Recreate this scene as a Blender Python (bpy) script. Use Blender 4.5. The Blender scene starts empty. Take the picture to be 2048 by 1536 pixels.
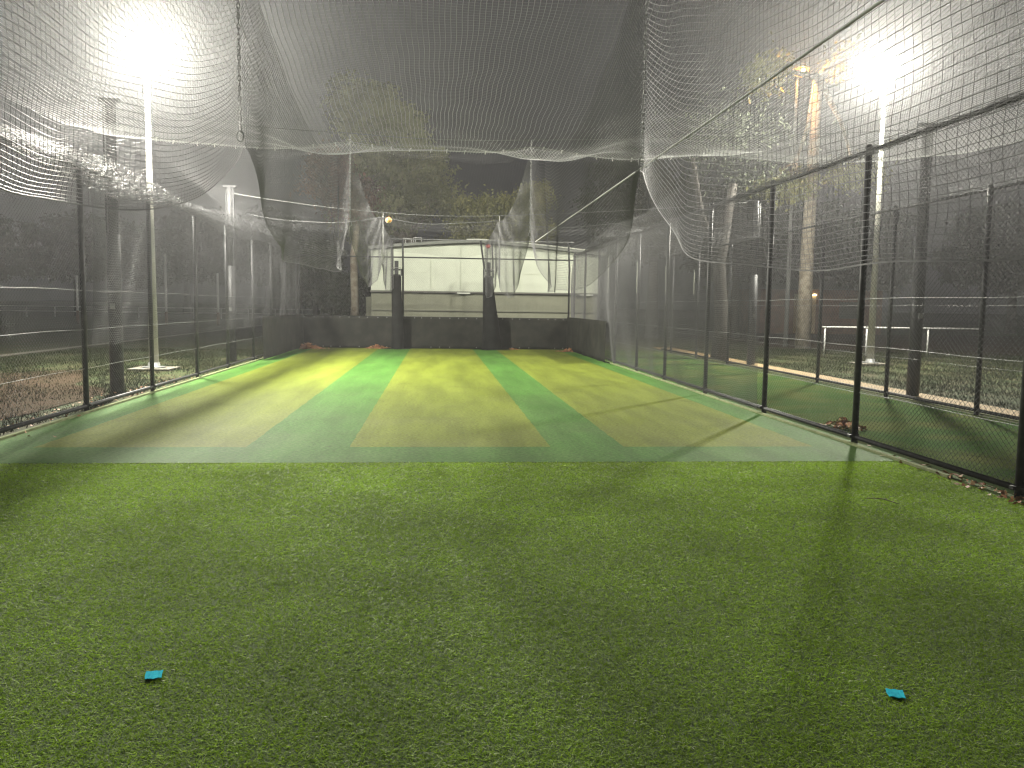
import bpy, math, random
import numpy as np
from mathutils import Vector, Matrix
R_ = math.radians
rng = np.random.default_rng(7)
random.seed(7)
scene = bpy.context.scene
COL = scene.collection

# ------------------------------------------------------------ camera
EYE = 1.6
def cam_axes(yaw, pitch, roll):
    y, p, r = map(R_, (yaw, pitch, roll))
    f = Vector((math.sin(y)*math.cos(p), math.cos(y)*math.cos(p), -math.sin(p)))
    r0 = Vector((math.cos(y), -math.sin(y), 0)); u0 = r0.cross(f)
    return f, r0*math.cos(r)+u0*math.sin(r), -r0*math.sin(r)+u0*math.cos(r)
f, rr, uu = cam_axes(5.08, 5.25, 0.78)
cam = bpy.data.objects.new("camera", bpy.data.cameras.new("camera")); COL.objects.link(cam)
cam.matrix_world = Matrix(((rr.x, uu.x, -f.x, 0), (rr.y, uu.y, -f.y, 0), (rr.z, uu.z, -f.z, EYE), (0, 0, 0, 1)))
cam.data.sensor_width = 36; cam.data.lens = 1700/2048*36
cam.data.clip_start = 0.05; cam.data.clip_end = 2000
scene.camera = cam

# ------------------------------------------------------------ world: night sky with a little town glow
w = bpy.data.worlds.new("World"); scene.world = w; w.use_nodes = True
bg = w.node_tree.nodes["Background"]
bg.inputs[0].default_value = (0.95, 0.93, 1.0, 1)
bg.inputs[1].default_value = 0.022
scene.view_settings.view_transform = 'Standard'
scene.view_settings.look = 'None'
scene.view_settings.gamma = 1
scene.view_settings.exposure = 0.0
try:
    scene.cycles.max_bounces = 5
    scene.cycles.diffuse_bounces = 3
    scene.cycles.volume_bounces = 0
    scene.cycles.sample_clamp_indirect = 3
    scene.cycles.use_denoising = True
    scene.cycles.filter_width = 1.3
except Exception:
    pass
LAMP = 3900.0      # radiance of the floodlight lenses

# ------------------------------------------------------------ helpers
def tag(o, label=None, cat=None, group=None, kind=None):
    if label: o["label"] = label
    if cat: o["category"] = cat
    if group: o["group"] = group
    if kind: o["kind"] = kind
    return o
def empty(name, loc=(0, 0, 0), label=None, cat=None, group=None):
    o = bpy.data.objects.new(name, None); o.location = loc; o.empty_display_size = .2
    COL.objects.link(o); return tag(o, label, cat, group)
def link(name, me, mats, parent=None, loc=None, smooth=False):
    o = bpy.data.objects.new(name, me)
    if not isinstance(mats, (list, tuple)): mats = [mats]
    for m in mats: me.materials.append(m)
    if smooth: me.polygons.foreach_set("use_smooth", [True]*len(me.polygons))
    COL.objects.link(o)
    if parent: o.parent = parent
    if loc is not None: o.location = loc
    return o
def np_mesh(name, V, Fq):
    """V (n,3), Fq (m,k) faces with k verts each"""
    V = np.asarray(V, dtype=np.float32); Fq = np.asarray(Fq, dtype=np.int32)
    me = bpy.data.meshes.new(name)
    me.vertices.add(len(V)); me.vertices.foreach_set("co", V.ravel())
    m, k = Fq.shape
    me.loops.add(m*k); me.loops.foreach_set("vertex_index", Fq.ravel())
    me.polygons.add(m); me.polygons.foreach_set("loop_start", np.arange(0, m*k, k, dtype=np.int32))
    me.update(calc_edges=True)
    return me
class MB:
    def __init__(s): s.v = []; s.f = []; s.mi = []
    def add(s, V, F, mi=0):
        b = len(s.v); s.v += [tuple(p) for p in V]; s.f += [tuple(b+i for i in q) for q in F]; s.mi += [mi]*len(F)
    def box(s, c, d, mi=0, rz=0, M=None):
        x, y, z = d[0]/2, d[1]/2, d[2]/2
        V = [Vector(p) for p in ((-x,-y,-z),(x,-y,-z),(x,y,-z),(-x,y,-z),(-x,-y,z),(x,-y,z),(x,y,z),(-x,y,z))]
        if M is None: M = Matrix.Rotation(rz, 3, 'Z')
        V = [M @ p + Vector(c) for p in V]
        s.add(V, [(0,3,2,1),(4,5,6,7),(0,1,5,4),(1,2,6,5),(2,3,7,6),(3,0,4,7)], mi)
    def tube(s, P, r, n=8, mi=0, cap=True):
        P = [Vector(p) for p in P]
        if not isinstance(r, (list, tuple)): r = [r]*len(P)
        V = []; F = []
        a = None
        for i, p in enumerate(P):
            d = (P[min(i+1, len(P)-1)]-P[max(i-1, 0)]).normalized()
            if a is None:
                a = d.cross(Vector((0, 0, 1)) if abs(d.z) < .9 else Vector((1, 0, 0))).normalized()
            a = (a - d*a.dot(d)).normalized(); b = d.cross(a)
            for k in range(n):
                t = 2*math.pi*k/n
                V.append(p + (a*math.cos(t)+b*math.sin(t))*r[i])
        for i in range(len(P)-1):
            for k in range(n):
                k2 = (k+1) % n
                F.append((i*n+k, i*n+k2, (i+1)*n+k2, (i+1)*n+k))
        if cap: F.append(tuple(range(n-1, -1, -1))); F.append(tuple((len(P)-1)*n+k for k in range(n)))
        s.add(V, F, mi)
    def lathe(s, prof, n=20, mi=0, M=None, c=(0, 0, 0)):
        V = []; F = []
        for (r, z) in prof:
            for k in range(n):
                t = 2*math.pi*k/n; V.append(Vector((r*math.cos(t), r*math.sin(t), z)))
        if M is not None: V = [M @ v for v in V]
        V = [v + Vector(c) for v in V]
        for i in range(len(prof)-1):
            for k in range(n):
                k2 = (k+1) % n; F.append((i*n+k, i*n+k2, (i+1)*n+k2, (i+1)*n+k))
        s.add(V, F, mi)
    def build(s, name, mats, parent=None, loc=None, smooth=False):
        me = bpy.data.meshes.new(name); me.from_pydata(s.v, [], s.f); me.update()
        o = link(name, me, mats, parent, loc, smooth)
        if len(set(s.mi)) > 1: me.polygons.foreach_set("material_index", s.mi)
        return o
def copy_tree(o, parent=None):
    c = o.copy(); COL.objects.link(c)
    if parent: c.parent = parent
    for ch in list(o.children): copy_tree(ch, c)
    return c
def strings(P, r, axis):
    """P: (n,k,3) polylines -> thin three-sided cords"""
    n, k, _ = P.shape
    ang = np.array([90, 210, 330])*math.pi/180
    off = np.zeros((3, 3))
    a, b = {'x': (1, 2), 'y': (0, 2), 'z': (0, 1)}[axis]
    off[:, a] = np.cos(ang)*r; off[:, b] = np.sin(ang)*r
    V = (P[:, :, None, :] + off[None, None]).reshape(-1, 3)
    idx = np.arange(n*k*3).reshape(n, k, 3)
    q = []
    for j in range(3):
        j2 = (j+1) % 3
        q.append(np.stack([idx[:, :-1, j], idx[:, :-1, j2], idx[:, 1:, j2], idx[:, 1:, j]], -1).reshape(-1, 4))
    return V, np.concatenate(q)
def join(parts):
    V = []; F = []; b = 0
    for v, q in parts: V.append(v); F.append(q+b); b += len(v)
    return np.concatenate(V), np.concatenate(F)

# ------------------------------------------------------------ materials
def mat(name, col=(.5, .5, .5), rough=.6, metal=0, spec=.5, noise=None, bump=0, bscale=50, coords='Object'):
    """noise = (scale, other colour, low, high)"""
    m = bpy.data.materials.new(name); m.use_nodes = True
    nt = m.node_tree; b = nt.nodes["Principled BSDF"]
    b.inputs["Base Color"].default_value = (*col, 1); b.inputs["Roughness"].default_value = rough
    b.inputs["Metallic"].default_value = metal; b.inputs["Specular IOR Level"].default_value = spec
    tc = nt.nodes.new("ShaderNodeTexCoord")
    if noise:
        n = nt.nodes.new("ShaderNodeTexNoise"); n.inputs["Scale"].default_value = noise[0]; n.inputs["Detail"].default_value = 6
        nt.links.new(tc.outputs[coords], n.inputs["Vector"])
        mr = nt.nodes.new("ShaderNodeMapRange"); mr.inputs[1].default_value = noise[2]; mr.inputs[2].default_value = noise[3]
        nt.links.new(n.outputs["Fac"], mr.inputs[0])
        mx = nt.nodes.new("ShaderNodeMix"); mx.data_type = 'RGBA'
        mx.inputs[6].default_value = (*col, 1); mx.inputs[7].default_value = (*noise[1], 1)
        nt.links.new(mr.outputs[0], mx.inputs[0]); nt.links.new(mx.outputs[2], b.inputs["Base Color"])
    if bump:
        n2 = nt.nodes.new("ShaderNodeTexNoise"); n2.inputs["Scale"].default_value = bscale; n2.inputs["Detail"].default_value = 4
        nt.links.new(tc.outputs[coords], n2.inputs["Vector"])
        bp = nt.nodes.new("ShaderNodeBump"); bp.inputs["Strength"].default_value = bump; bp.inputs["Distance"].default_value = .02
        nt.links.new(n2.outputs["Fac"], bp.inputs["Height"]); nt.links.new(bp.outputs[0], b.inputs["Normal"])
    return m
def emit(name, col, s):
    m = bpy.data.materials.new(name); m.use_nodes = True; nt = m.node_tree
    nt.nodes.remove(nt.nodes["Principled BSDF"]); e = nt.nodes.new("ShaderNodeEmission")
    e.inputs[0].default_value = (*col, 1); e.inputs[1].default_value = s
    nt.links.new(e.outputs[0], nt.nodes["Material Output"].inputs[0]); return m
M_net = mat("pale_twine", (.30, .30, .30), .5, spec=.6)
M_net_roof = mat("lamplit_roof_twine", (.50, .50, .50), .6, spec=.4)
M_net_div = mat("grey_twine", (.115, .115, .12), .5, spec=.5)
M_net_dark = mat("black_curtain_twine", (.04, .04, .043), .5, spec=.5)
M_link = mat("black_coated_wire", (.035, .035, .04), .35, spec=.6)
M_blk = mat("black_powder_coat", (.022, .022, .024), .5, spec=.28, noise=(9, (.07, .07, .07), .5, .8))
M_shade = mat("shade_cloth", (.020, .021, .018), .9, spec=.08, noise=(3, (.042, .040, .033), .40, .85), bump=.5, bscale=140)
M_pad = mat("black_pad_cloth", (.010, .0105, .010), .9, spec=.08, noise=(4, (.018, .018, .017), .4, .7), bump=.6, bscale=18)
M_galv = mat("galvanised_steel", (.24, .245, .24), .6, metal=.3, noise=(14, (.17, .175, .17), .4, .7))
M_rope = mat("white_rope", (.42, .42, .40), .7)
M_clip = mat("white_clip", (.8, .8, .78), .4)
M_pole = mat("painted_pole", (.40, .40, .34), .5, noise=(5, (.33, .32, .26), .45, .7))
M_conc = mat("concrete", (.20, .185, .15), .9, noise=(6, (.12, .11, .09), .4, .65), bump=.3, bscale=40)
M_path = mat("concrete_path_warm", (.30, .21, .10), .85, noise=(3, (.22, .16, .085), .4, .65), bump=.3, bscale=40)
M_edge = mat("edging_strip", (.22, .24, .13), .9, spec=.1, noise=(8, (.14, .17, .08), .4, .7))
M_shed_hi = mat("cream_cladding", (.55, .585, .48), .7, noise=(1.2, (.48, .51, .42), .45, .75))
M_shed_lo = mat("olive_wall", (.22, .225, .165), .8, noise=(2.0, (.185, .19, .14), .4, .7), bump=.2, bscale=30)
M_roofm = mat("roof_metal", (.16, .17, .15), .5, noise=(2, (.22, .23, .2), .4, .7))
M_ftrim = mat("pale_fascia", (.6, .62, .55), .6)
M_gut = mat("dark_gutter", (.12, .12, .1), .5)
M_bark = mat("gum_bark", (.34, .30, .23), .85, noise=(5, (.18, .14, .10), .4, .65), bump=.6, bscale=14)
M_barkd = mat("dark_bark", (.035, .03, .024), .9, noise=(5, (.02, .017, .013), .4, .65), bump=.6, bscale=14)
M_leaf = mat("gum_leaves", (.28, .29, .15), .75, spec=.12, noise=(.7, (.14, .15, .07), .4, .62))
M_leaf2 = mat("yellow_gum_leaves", (.27, .27, .11), .75, spec=.12, noise=(.9, (.16, .17, .07), .4, .62))
M_leafd = mat("dark_foliage", (.05, .058, .035), .8, spec=.1, noise=(.5, (.03, .036, .022), .4, .62))
M_leafr = mat("reddish_foliage", (.26, .14, .09), .6, spec=.3, noise=(.7, (.08, .055, .035), .4, .62))
M_dead = mat("dead_leaves", (.34, .13, .06), .7, noise=(30, (.42, .27, .13), .45, .6))
M_brick = mat("brick_wall", (.24, .14, .10), .85, noise=(2, (.17, .10, .075), .4, .6), bump=.3, bscale=25)
M_cream = mat("lit_wall_tone", (.55, .45, .28), .8, noise=(2, (.45, .36, .22), .4, .6))
M_white = mat("white_paint", (.75, .75, .73), .5)
M_blue = mat("cyan_marker", (.02, .50, .72), .9, spec=.05, noise=(55, (.03, .62, .80), .4, .6))
M_orange = mat("orange_ball", (.85, .33, .08), .5, noise=(22, (.95, .72, .32), .48, .56))
M_red = mat("red_ball", (.6, .07, .05), .5, noise=(20, (.4, .03, .03), .4, .7))
M_twig = mat("twig_bark", (.16, .14, .08), .8)
M_lens = emit("floodlight_lens", (1.0, .965, .84), LAMP)
M_orl = emit("sodium_lens", (1.0, .46, .10), 2200)
M_far = emit("distant_lamp", (.95, 1, .95), 14)

def turf_mat():
    m = bpy.data.materials.new("cricket_carpet"); m.use_nodes = True; nt = m.node_tree; N = nt.nodes; L = nt.links
    b = N["Principled BSDF"]; b.inputs["Roughness"].default_value = .66; b.inputs["Specular IOR Level"].default_value = .09
    tc = N.new("ShaderNodeTexCoord"); sep = N.new("ShaderNodeSeparateXYZ"); L.new(tc.outputs["Object"], sep.inputs[0])
    # slightly wavering edges
    wn = N.new("ShaderNodeTexNoise"); wn.inputs["Scale"].default_value = 3; L.new(tc.outputs["Object"], wn.inputs["Vector"])
    def math_(op, a, bb=None, c=None):
        n = N.new("ShaderNodeMath"); n.operation = op
        for i, v in enumerate((a, bb, c)):
            if v is None: continue
            if isinstance(v, (int, float)): n.inputs[i].default_value = v
            else: L.new(v, n.inputs[i])
        return n.outputs[0]
    wob = math_('MULTIPLY', math_('SUBTRACT', wn.outputs["Fac"], .5), .05)
    X = math_('ADD', sep.outputs[0], wob); Y = math_('ADD', sep.outputs[1], wob)
    def band(a, bb):
        return math_('MULTIPLY', math_('GREATER_THAN', X, a), math_('LESS_THAN', X, bb))
    s = math_('ADD', band(-.97, 1.30), math_('ADD', band(-4.35, -2.10), math_('ADD', band(2.15, 4.42), band(5.7, 7.7))))
    s = math_('MULTIPLY', s, math_('GREATER_THAN', Y, 9.55))
    def noise(sc, det=6, stretch=None):
        n = N.new("ShaderNodeTexNoise"); n.inputs["Scale"].default_value = sc; n.inputs["Detail"].default_value = det
        if stretch:
            mp = N.new("ShaderNodeMapping"); mp.inputs["Scale"].default_value = stretch
            L.new(tc.outputs["Object"], mp.inputs[0]); L.new(mp.outputs[0], n.inputs["Vector"])
        else: L.new(tc.outputs["Object"], n.inputs["Vector"])
        return n.outputs["Fac"]
    def mix(f_, a, bb):
        n = N.new("ShaderNodeMix"); n.data_type = 'RGBA'
        L.new(f_, n.inputs[0]) if not isinstance(f_, float) else setattr(n.inputs[0], 'default_value', f_)
        for i, v in ((6, a), (7, bb)):
            if isinstance(v, tuple): n.inputs[i].default_value = (*v, 1)
            else: L.new(v, n.inputs[i])
        return n.outputs[2]
    def rng_(v, a, bb, lo=0., hi=1.):
        n = N.new("ShaderNodeMapRange"); n.inputs[1].default_value = a; n.inputs[2].default_value = bb
        n.inputs[3].default_value = lo; n.inputs[4].default_value = hi; L.new(v, n.inputs[0]); return n.outputs[0]
    green = mix(rng_(noise(35), .35, .65), (.058, .155, .024), (.076, .190, .032))
    tan = mix(rng_(noise(35), .35, .65), (.135, .170, .016), (.175, .210, .024))
    base = mix(s, green, tan)
    # worn, sandy wear near the front seam and in the middle of the lanes
    wear = math_('MULTIPLY', rng_(noise(.8, 8), .42, .68), rng_(sep.outputs[1], 9, 17, .55, .10))
    base = mix(math_('MULTIPLY', wear, .30), base, (.22, .215, .13))
    strk = rng_(noise(26, 8, (.5, 2.4, 1)), .46, .66)
    base = mix(math_('MULTIPLY', strk, rng_(sep.outputs[1], 8.6, 22, .30, .12)), base, (.20, .24, .12))
    dirt = rng_(noise(1.3, 8), .55, .75)
    mk = rng_(noise(7, 3, (1, 2.2, 1)), .60, .72)
    base = mix(math_('MULTIPLY', mk, .35), base, (.06, .08, .02))
    base = mix(math_('MULTIPLY', dirt, .22), base, (.05, .06, .018))
    sp = rng_(noise(32, 5, (.8, 1.6, 1)), .34, .66, .70, 1.30)
    vs = N.new("ShaderNodeVectorMath"); vs.operation = 'SCALE'; L.new(base, vs.inputs[0]); L.new(sp, vs.inputs["Scale"]); base = vs.outputs[0]
    sl = rng_(noise(1.0, 6, (2.6, .35, 1)), .35, .65, .82, 1.14)
    vs = N.new("ShaderNodeVectorMath"); vs.operation = 'SCALE'; L.new(base, vs.inputs[0]); L.new(sl, vs.inputs["Scale"]); base = vs.outputs[0]
    L.new(base, b.inputs["Base Color"])
    bn = noise(170, 3, (1, 1.6, 1)); bp = N.new("ShaderNodeBump"); bp.inputs["Strength"].default_value = .9; bp.inputs["Distance"].default_value = .012
    L.new(bn, bp.inputs["Height"]); L.new(bp.outputs[0], b.inputs["Normal"])
    return m
M_turf = turf_mat()
M_under = mat("long_pile_backing", (.05, .09, .012), .9, noise=(60, (.09, .15, .02), .4, .6), bump=.6, bscale=120)  # dark backing colour doubles as painted shade between the fibres
def blade_mat():
    m = bpy.data.materials.new("long_pile_fibre"); m.use_nodes = True; nt = m.node_tree
    b = nt.nodes["Principled BSDF"]; b.inputs["Roughness"].default_value = .5; b.inputs["Specular IOR Level"].default_value = .3
    at = nt.nodes.new("ShaderNodeAttribute"); at.attribute_name = "tone"; at.attribute_type = 'GEOMETRY'
    cr = nt.nodes.new("ShaderNodeValToRGB"); e = cr.color_ramp.elements
    e[0].position = 0; e[0].color = (.22, .38, .02, 1); e[1].position = 1; e[1].color = (.92, .95, .70, 1)
    x = cr.color_ramp.elements.new(.6); x.color = (.48, .72, .038, 1)
    nt.links.new(at.outputs["Fac"], cr.inputs[0])
    tc = nt.nodes.new("ShaderNodeTexCoord"); n = nt.nodes.new("ShaderNodeTexNoise"); n.inputs["Scale"].default_value = .9; n.inputs["Detail"].default_value = 5
    nt.links.new(tc.outputs["Object"], n.inputs["Vector"])
    mr = nt.nodes.new("ShaderNodeMapRange"); mr.inputs[1].default_value = .3; mr.inputs[2].default_value = .7; mr.inputs[3].default_value = .72; mr.inputs[4].default_value = 1.2
    nt.links.new(n.outputs["Fac"], mr.inputs[0])
    mx = nt.nodes.new("ShaderNodeVectorMath"); mx.operation = 'SCALE'
    nt.links.new(cr.outputs[0], mx.inputs[0]); nt.links.new(mr.outputs[0], mx.inputs["Scale"])
    nt.links.new(mx.outputs[0], b.inputs["Base Color"])
    tr = nt.nodes.new("ShaderNodeBsdfTranslucent"); nt.links.new(mx.outputs[0], tr.inputs[0])
    ms = nt.nodes.new("ShaderNodeMixShader"); ms.inputs[0].default_value = .45
    nt.links.new(b.outputs[0], ms.inputs[1]); nt.links.new(tr.outputs[0], ms.inputs[2])
    nt.links.new(ms.outputs[0], nt.nodes["Material Output"].inputs[0])
    return m
M_blade = blade_mat()
M_side = mat("dimmed_side_carpet", (.040, .085, .018), .95, spec=.02, noise=(1.1, (.090, .105, .030), .42, .66), bump=.5, bscale=90)  # carpet colour darkened to stand for weaker lamplight on the side lane
M_grass = mat("park_grass", (.030, .045, .014), .9, spec=.15, noise=(1.6, (.060, .054, .026), .42, .62), bump=.8, bscale=22)
M_dirt = mat("bare_earth", (.05, .034, .022), .95, spec=.05, noise=(2.5, (.035, .027, .015), .4, .65), bump=.6, bscale=18)
M_tuft = mat("grass_tufts", (.013, .021, .006), .95, spec=.0, noise=(1.2, (.026, .027, .011), .42, .62))

# ------------------------------------------------------------ ground
def sheet(name, x0, x1, y0, y1, z, m, nx=1, ny=1):
    xs = np.linspace(x0, x1, nx+1); ys = np.linspace(y0, y1, ny+1)
    V = [(x, y, z) for y in ys for x in xs]
    F = [(j*(nx+1)+i, j*(nx+1)+i+1, (j+1)*(nx+1)+i+1, (j+1)*(nx+1)+i) for j in range(ny) for i in range(nx)]
    me = bpy.data.meshes.new(name); me.from_pydata(V, [], F); me.update()
    return tag(link(name, me, m), kind='structure')
XL, XR, XO = -5.05, 5.05, 8.40       # left fence, right fence, outer fence of the neighbouring lane
YR = 31.3                            # rear fence
SEAM = 8.6
sheet("ground", -600, 600, -60, 900, -.03, M_grass)
def blob(name, cx, cy, rx, ry, z, m, n=40, seed=1):
    r = random.Random(seed); V = [(cx, cy, z)]
    ph = [r.uniform(0, 6.28) for _ in range(4)]
    for k in range(n):
        t = 2*math.pi*k/n; q = 1+.12*math.sin(2*t+ph[0])+.09*math.sin(3*t+ph[1])+.06*math.sin(5*t+ph[2])+.04*math.sin(9*t+ph[3])
        V.append((cx+rx*q*math.cos(t), cy+ry*q*math.sin(t), z))
    me = bpy.data.meshes.new(name); me.from_pydata(V, [], [(0, 1+k, 1+(k+1) % n) for k in range(n)]); me.update()
    return tag(link(name, me, m), kind='structure')
blob("bare_earth", 34, 42, 19, 17, -.018, M_dirt, seed=4)
blob("bare_earth", -8.2, 14.5, 2.2, 5.5, -.018, M_dirt, seed=9)
sheet("practice_pitch", XL, XR+.05, SEAM, YR, 0.0, M_turf, 4, 6)
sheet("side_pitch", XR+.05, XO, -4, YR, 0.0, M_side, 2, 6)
sheet("practice_pitch_backing", XL, XR+.05, -4, SEAM, -.006, M_under)
mb = MB(); mb.box((XL+.10, 19.9, .012), (.05, 23.5, .03)); tag(mb.build("edging_strip", M_edge), kind='structure')
mb = MB(); mb.box((XR-.10, 19.2, .012), (.05, 23.0, .03)); tag(mb.build("edging_strip", M_edge), kind='structure')
mb = MB(); mb.box((XO+.10, 16, .012), (.07, 26, .03)); tag(mb.build("edging_strip", M_edge), kind='structure')
sheet("path", 8.72, 9.55, 4, 34, -.010, M_path, 1, 12)
sheet("field_path", -12.6, -12.2, -5, 70, -.010, M_conc, 1, 12)

# long-pile artificial grass in front of the seam
def blades():
    n = 900000
    # more fibres close to the camera, where they show
    Y = 2.3 + (SEAM-.01-2.3)*rng.random(n)**1.45
    X = (rng.random(n)*2-1)*4.93
    keep = (X > -.62*Y-.6) & (X < .72*Y+.6) & (X > XL+.13) & (X < XR-.13)
    X, Y = X[keep], Y[keep]; n = len(X)
    s = .45+.075*Y
    h = (.007+.008*rng.random(n))*s; wd = (.0013+.0011*rng.random(n))*s
    az = rng.random(n)*2*math.pi; le = (1.2+2.6*rng.random(n))*h; la = az+rng.normal(size=n)*.9+.0
    
    bx, by = np.cos(az)*wd, np.sin(az)*wd
    z0 = np.full(n, -.006)
    tip = np.stack([X+np.cos(la)*le, Y+np.sin(la)*le, z0+h], -1)
    mid = np.stack([X+np.cos(la)*le*.35, Y+np.sin(la)*le*.35, z0+h*.62], -1)
    B = np.stack([bx, by, 0*bx], -1)
    base = np.stack([X, Y, z0], -1)
    V = np.stack([base-B, base+B, mid+B*.9, tip+B*.3, mid-B*.9], 1).reshape(-1, 3)
    i = np.arange(n)[:, None]*5
    me = np_mesh("turf_fibres", V, i+np.array([[0, 1, 2, 3, 4]]))
    a = me.attributes.new("tone", 'FLOAT', 'POINT')
    t = np.clip(rng.normal(.36, .24, n), 0, .85); t[rng.random(n) < .014] = 1  # a few near-white fibres: glints put into the colour
    a.data.foreach_set("value", np.repeat(t, 5).astype(np.float32))
    o = link("turf_fibres", me, M_blade)
    tag(o, "long dark green artificial grass pile in front of the carpet seam", "artificial grass", kind="stuff")
blades()
def tufts(name, x0, x1, y0, y1, n, label):
    X = x0+(x1-x0)*rng.random(n); Y = y0+(y1-y0)*rng.random(n)
    m = np.sin(X*1.9)*np.sin(Y*1.1+X*.7)+rng.normal(size=n)*.5 > -.35
    X, Y = X[m], Y[m]; n = len(X)
    h = .02+.05*rng.random(n); az = rng.random(n)*6.28; w_ = .004+.006*rng.random(n)
    b = np.stack([X, Y, np.full(n, -.03)], -1); B = np.stack([np.cos(az)*w_, np.sin(az)*w_, 0*w_], -1)
    tip = b+np.stack([rng.normal(size=n)*.02, rng.normal(size=n)*.02, h], -1)
    V = np.stack([b-B, b+B, tip], 1).reshape(-1, 3)
    me = np_mesh(name, V, np.arange(n)[:, None]*3+np.array([[0, 1, 2]]))
    tag(link(name, me, M_tuft), label, "grass", kind="stuff")
tufts("park_grass", -12, -5.2, 8, 30, 90000, "patchy park grass outside the fence beside the pale kerbed lane")
tufts("park_grass", 9.6, 22, 8, 34, 120000, "rough park grass beyond the warm concrete path")

# ------------------------------------------------------------ chain link fences
def zigzag(u0, u1, z0, z1, p=.075, q=.03):
    """returns (n,k,2) of (u,z) zigzag wires"""
    n = int((u1-u0)/p)*2; k = int((z1-z0)/q)+1
    i = np.arange(n)[:, None]; sg = np.where(i % 2 == 0, 1, -1)
    u = u0+((i+1)//2)*p+(np.arange(k) % 2)[None]*(p*.5)*sg
    z = np.broadcast_to(z0+np.arange(k)*q, (n, k))
    return np.stack([u, z], -1)
def fence_mesh_y(x, y0, y1, z0, z1, r=.0018):
    Z = zigzag(y0, y1, z0, z1)
    n, k, _ = Z.shape
    P = np.zeros((n, k, 3)); P[..., 0] = x+.012*np.sin(Z[..., 0]*2.2)*np.sin(Z[..., 1]*1.7); P[..., 1] = Z[..., 0]; P[..., 2] = Z[..., 1]
    return strings(P, r, 'x')
def fence_mesh_x(y, x0, x1, z0, z1, r=.0016):
    Z = zigzag(x0, x1, z0, z1)
    n, k, _ = Z.shape
    P = np.zeros((n, k, 3)); P[..., 1] = y; P[..., 0] = Z[..., 0]; P[..., 2] = Z[..., 1]
    return strings(P, r, 'y')
TOP = 3.5
def post(parent, x, y, h=TOP, r=.038):
    mb = MB(); mb.tube([(0, 0, -.02), (0, 0, h)], r, 12)
    o = mb.build("post", M_blk, parent, (x, y, 0), True)
    c = MB(); c.lathe([(r+.006, 0), (r+.006, .02), (r*.7, .045), (0.001, .05)], 12); c.build("cap", M_blk, o, (0, 0, h), True)
    return o
def side_fence(name, x, ys, y0, y1, label, wires=(.62, 1.18, 1.74), wr=.0024):
    t = empty(name, (x, y0, 0), label, "fence", "black chain link fences along the lanes")
    def P(o): o.location = Vector(o.location)-Vector((x, y0, 0)); return o
    v, q = fence_mesh_y(x, y0, y1, .06, TOP-.02, wr)
    o = link("chain_link", np_mesh("chain_link", v, q), M_link, t); P(o)
    base = None
    for y in ys:
        if base is None:
            base = post(t, x-.045*(1 if x > 0 else -1)*0, y); P(base)
        else:
            c = copy_tree(base, t); c.location = Vector((0, y-y0, 0))
        # fence clamps low down
        mb = MB(); mb.lathe([(.05, -.02), (.05, .02)], 12); mb.box((-.055 if x > 0 else .055, 0, 0), (.05, .05, .03))
        cl = mb.build("clamp", M_blk, t, (0, y-y0, .09))
    for nm, z, r in (("top_rail", TOP-.03, .024), ("bottom_rail", .075, .028)):
        mb = MB(); mb.tube([(0, 0, z), (0, y1-y0, z)], r, 10); mb.build(nm, M_blk, t, None, True)
    for z in wires:
        pts = [(0.004, yy-y0, z+.006*math.sin(yy*2.3)) for yy in np.linspace(y0, y1, 60)]
        mb = MB(); mb.tube(pts, .0035, 5); mb.build("tension_wire", M_galv, t, None, True)
    return t
ys_l = [1.7, 4.5, 7.3, 10.0, 12.72, 15.6, 18.45, 21.1, 24.0, 26.6, 29.0, YR]
side_fence("chain_link_fence", XL, [y for y in ys_l if y > 6], 6.2, YR, "black chain link fence on the left side of the lanes")
ys_r = [6.86, 9.8, 12.68, 15.6, 18.5, 21.2, 23.9, 26.5, 29.0, YR]
side_fence("chain_link_fence", XR, ys_r, 4.6, YR, "black chain link fence between the wide lanes and the neighbouring lane on the right", wr=.0029)
side_fence("chain_link_fence", XO, [9.7, 12.5, 15.2, 18.1, 21.0, 24.0, 27.0, 30.0], 8.0, YR, "black chain link fence beside the warm concrete path, beyond the neighbouring lane", wires=(.75, 1.7))

# rear fence
rf = empty("rear_fence", (0, YR, 0), "black chain link back fence with shade cloth along its foot, in front of the shed", "fence")
v, q = fence_mesh_x(0, XL+.1, XR-.1, 1.0, 3.3)
link("chain_link", np_mesh("chain_link", v, q), M_link, rf)
for (xb, ht, lean) in ((-4.95, 3.35, 0), (-1.24, 3.95, -.02), (1.70, 3.95, -.14), (4.85, 3.95, -.06)):
    mb = MB(); mb.tube([(xb, 0, 0), (xb, 0, 3.0), (xb+lean*.5, -.0, 3.5), (xb+lean, -.02, ht)], .036, 10); mb.build("post", M_blk, rf, None, True)
for xb in (-1.62, 2.02):
    mb = MB(); mb.tube([(xb, -.05, 2.6), (xb, -.05, 3.2), (xb-.05, -.05, 3.95)], .028, 10); mb.build("bracket_post", M_blk, rf, None, True)
mb = MB(); mb.tube([(XL+.1, 0, 3.30), (XR, 0, 3.30)], .026, 10); mb.build("middle_rail", M_blk, rf, None, True)
mb = MB(); mb.tube([(-1.7, -.02, 3.95), (5.0, -.02, 3.95)], .02, 8); mb.build("top_rail", M_galv, rf, None, True)
mb = MB(); mb.tube([(XL+.1, 0, 1.15), (XR, 0, 1.15)], .018, 8); mb.build("knee_rail", M_blk, rf, None, True)
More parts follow.
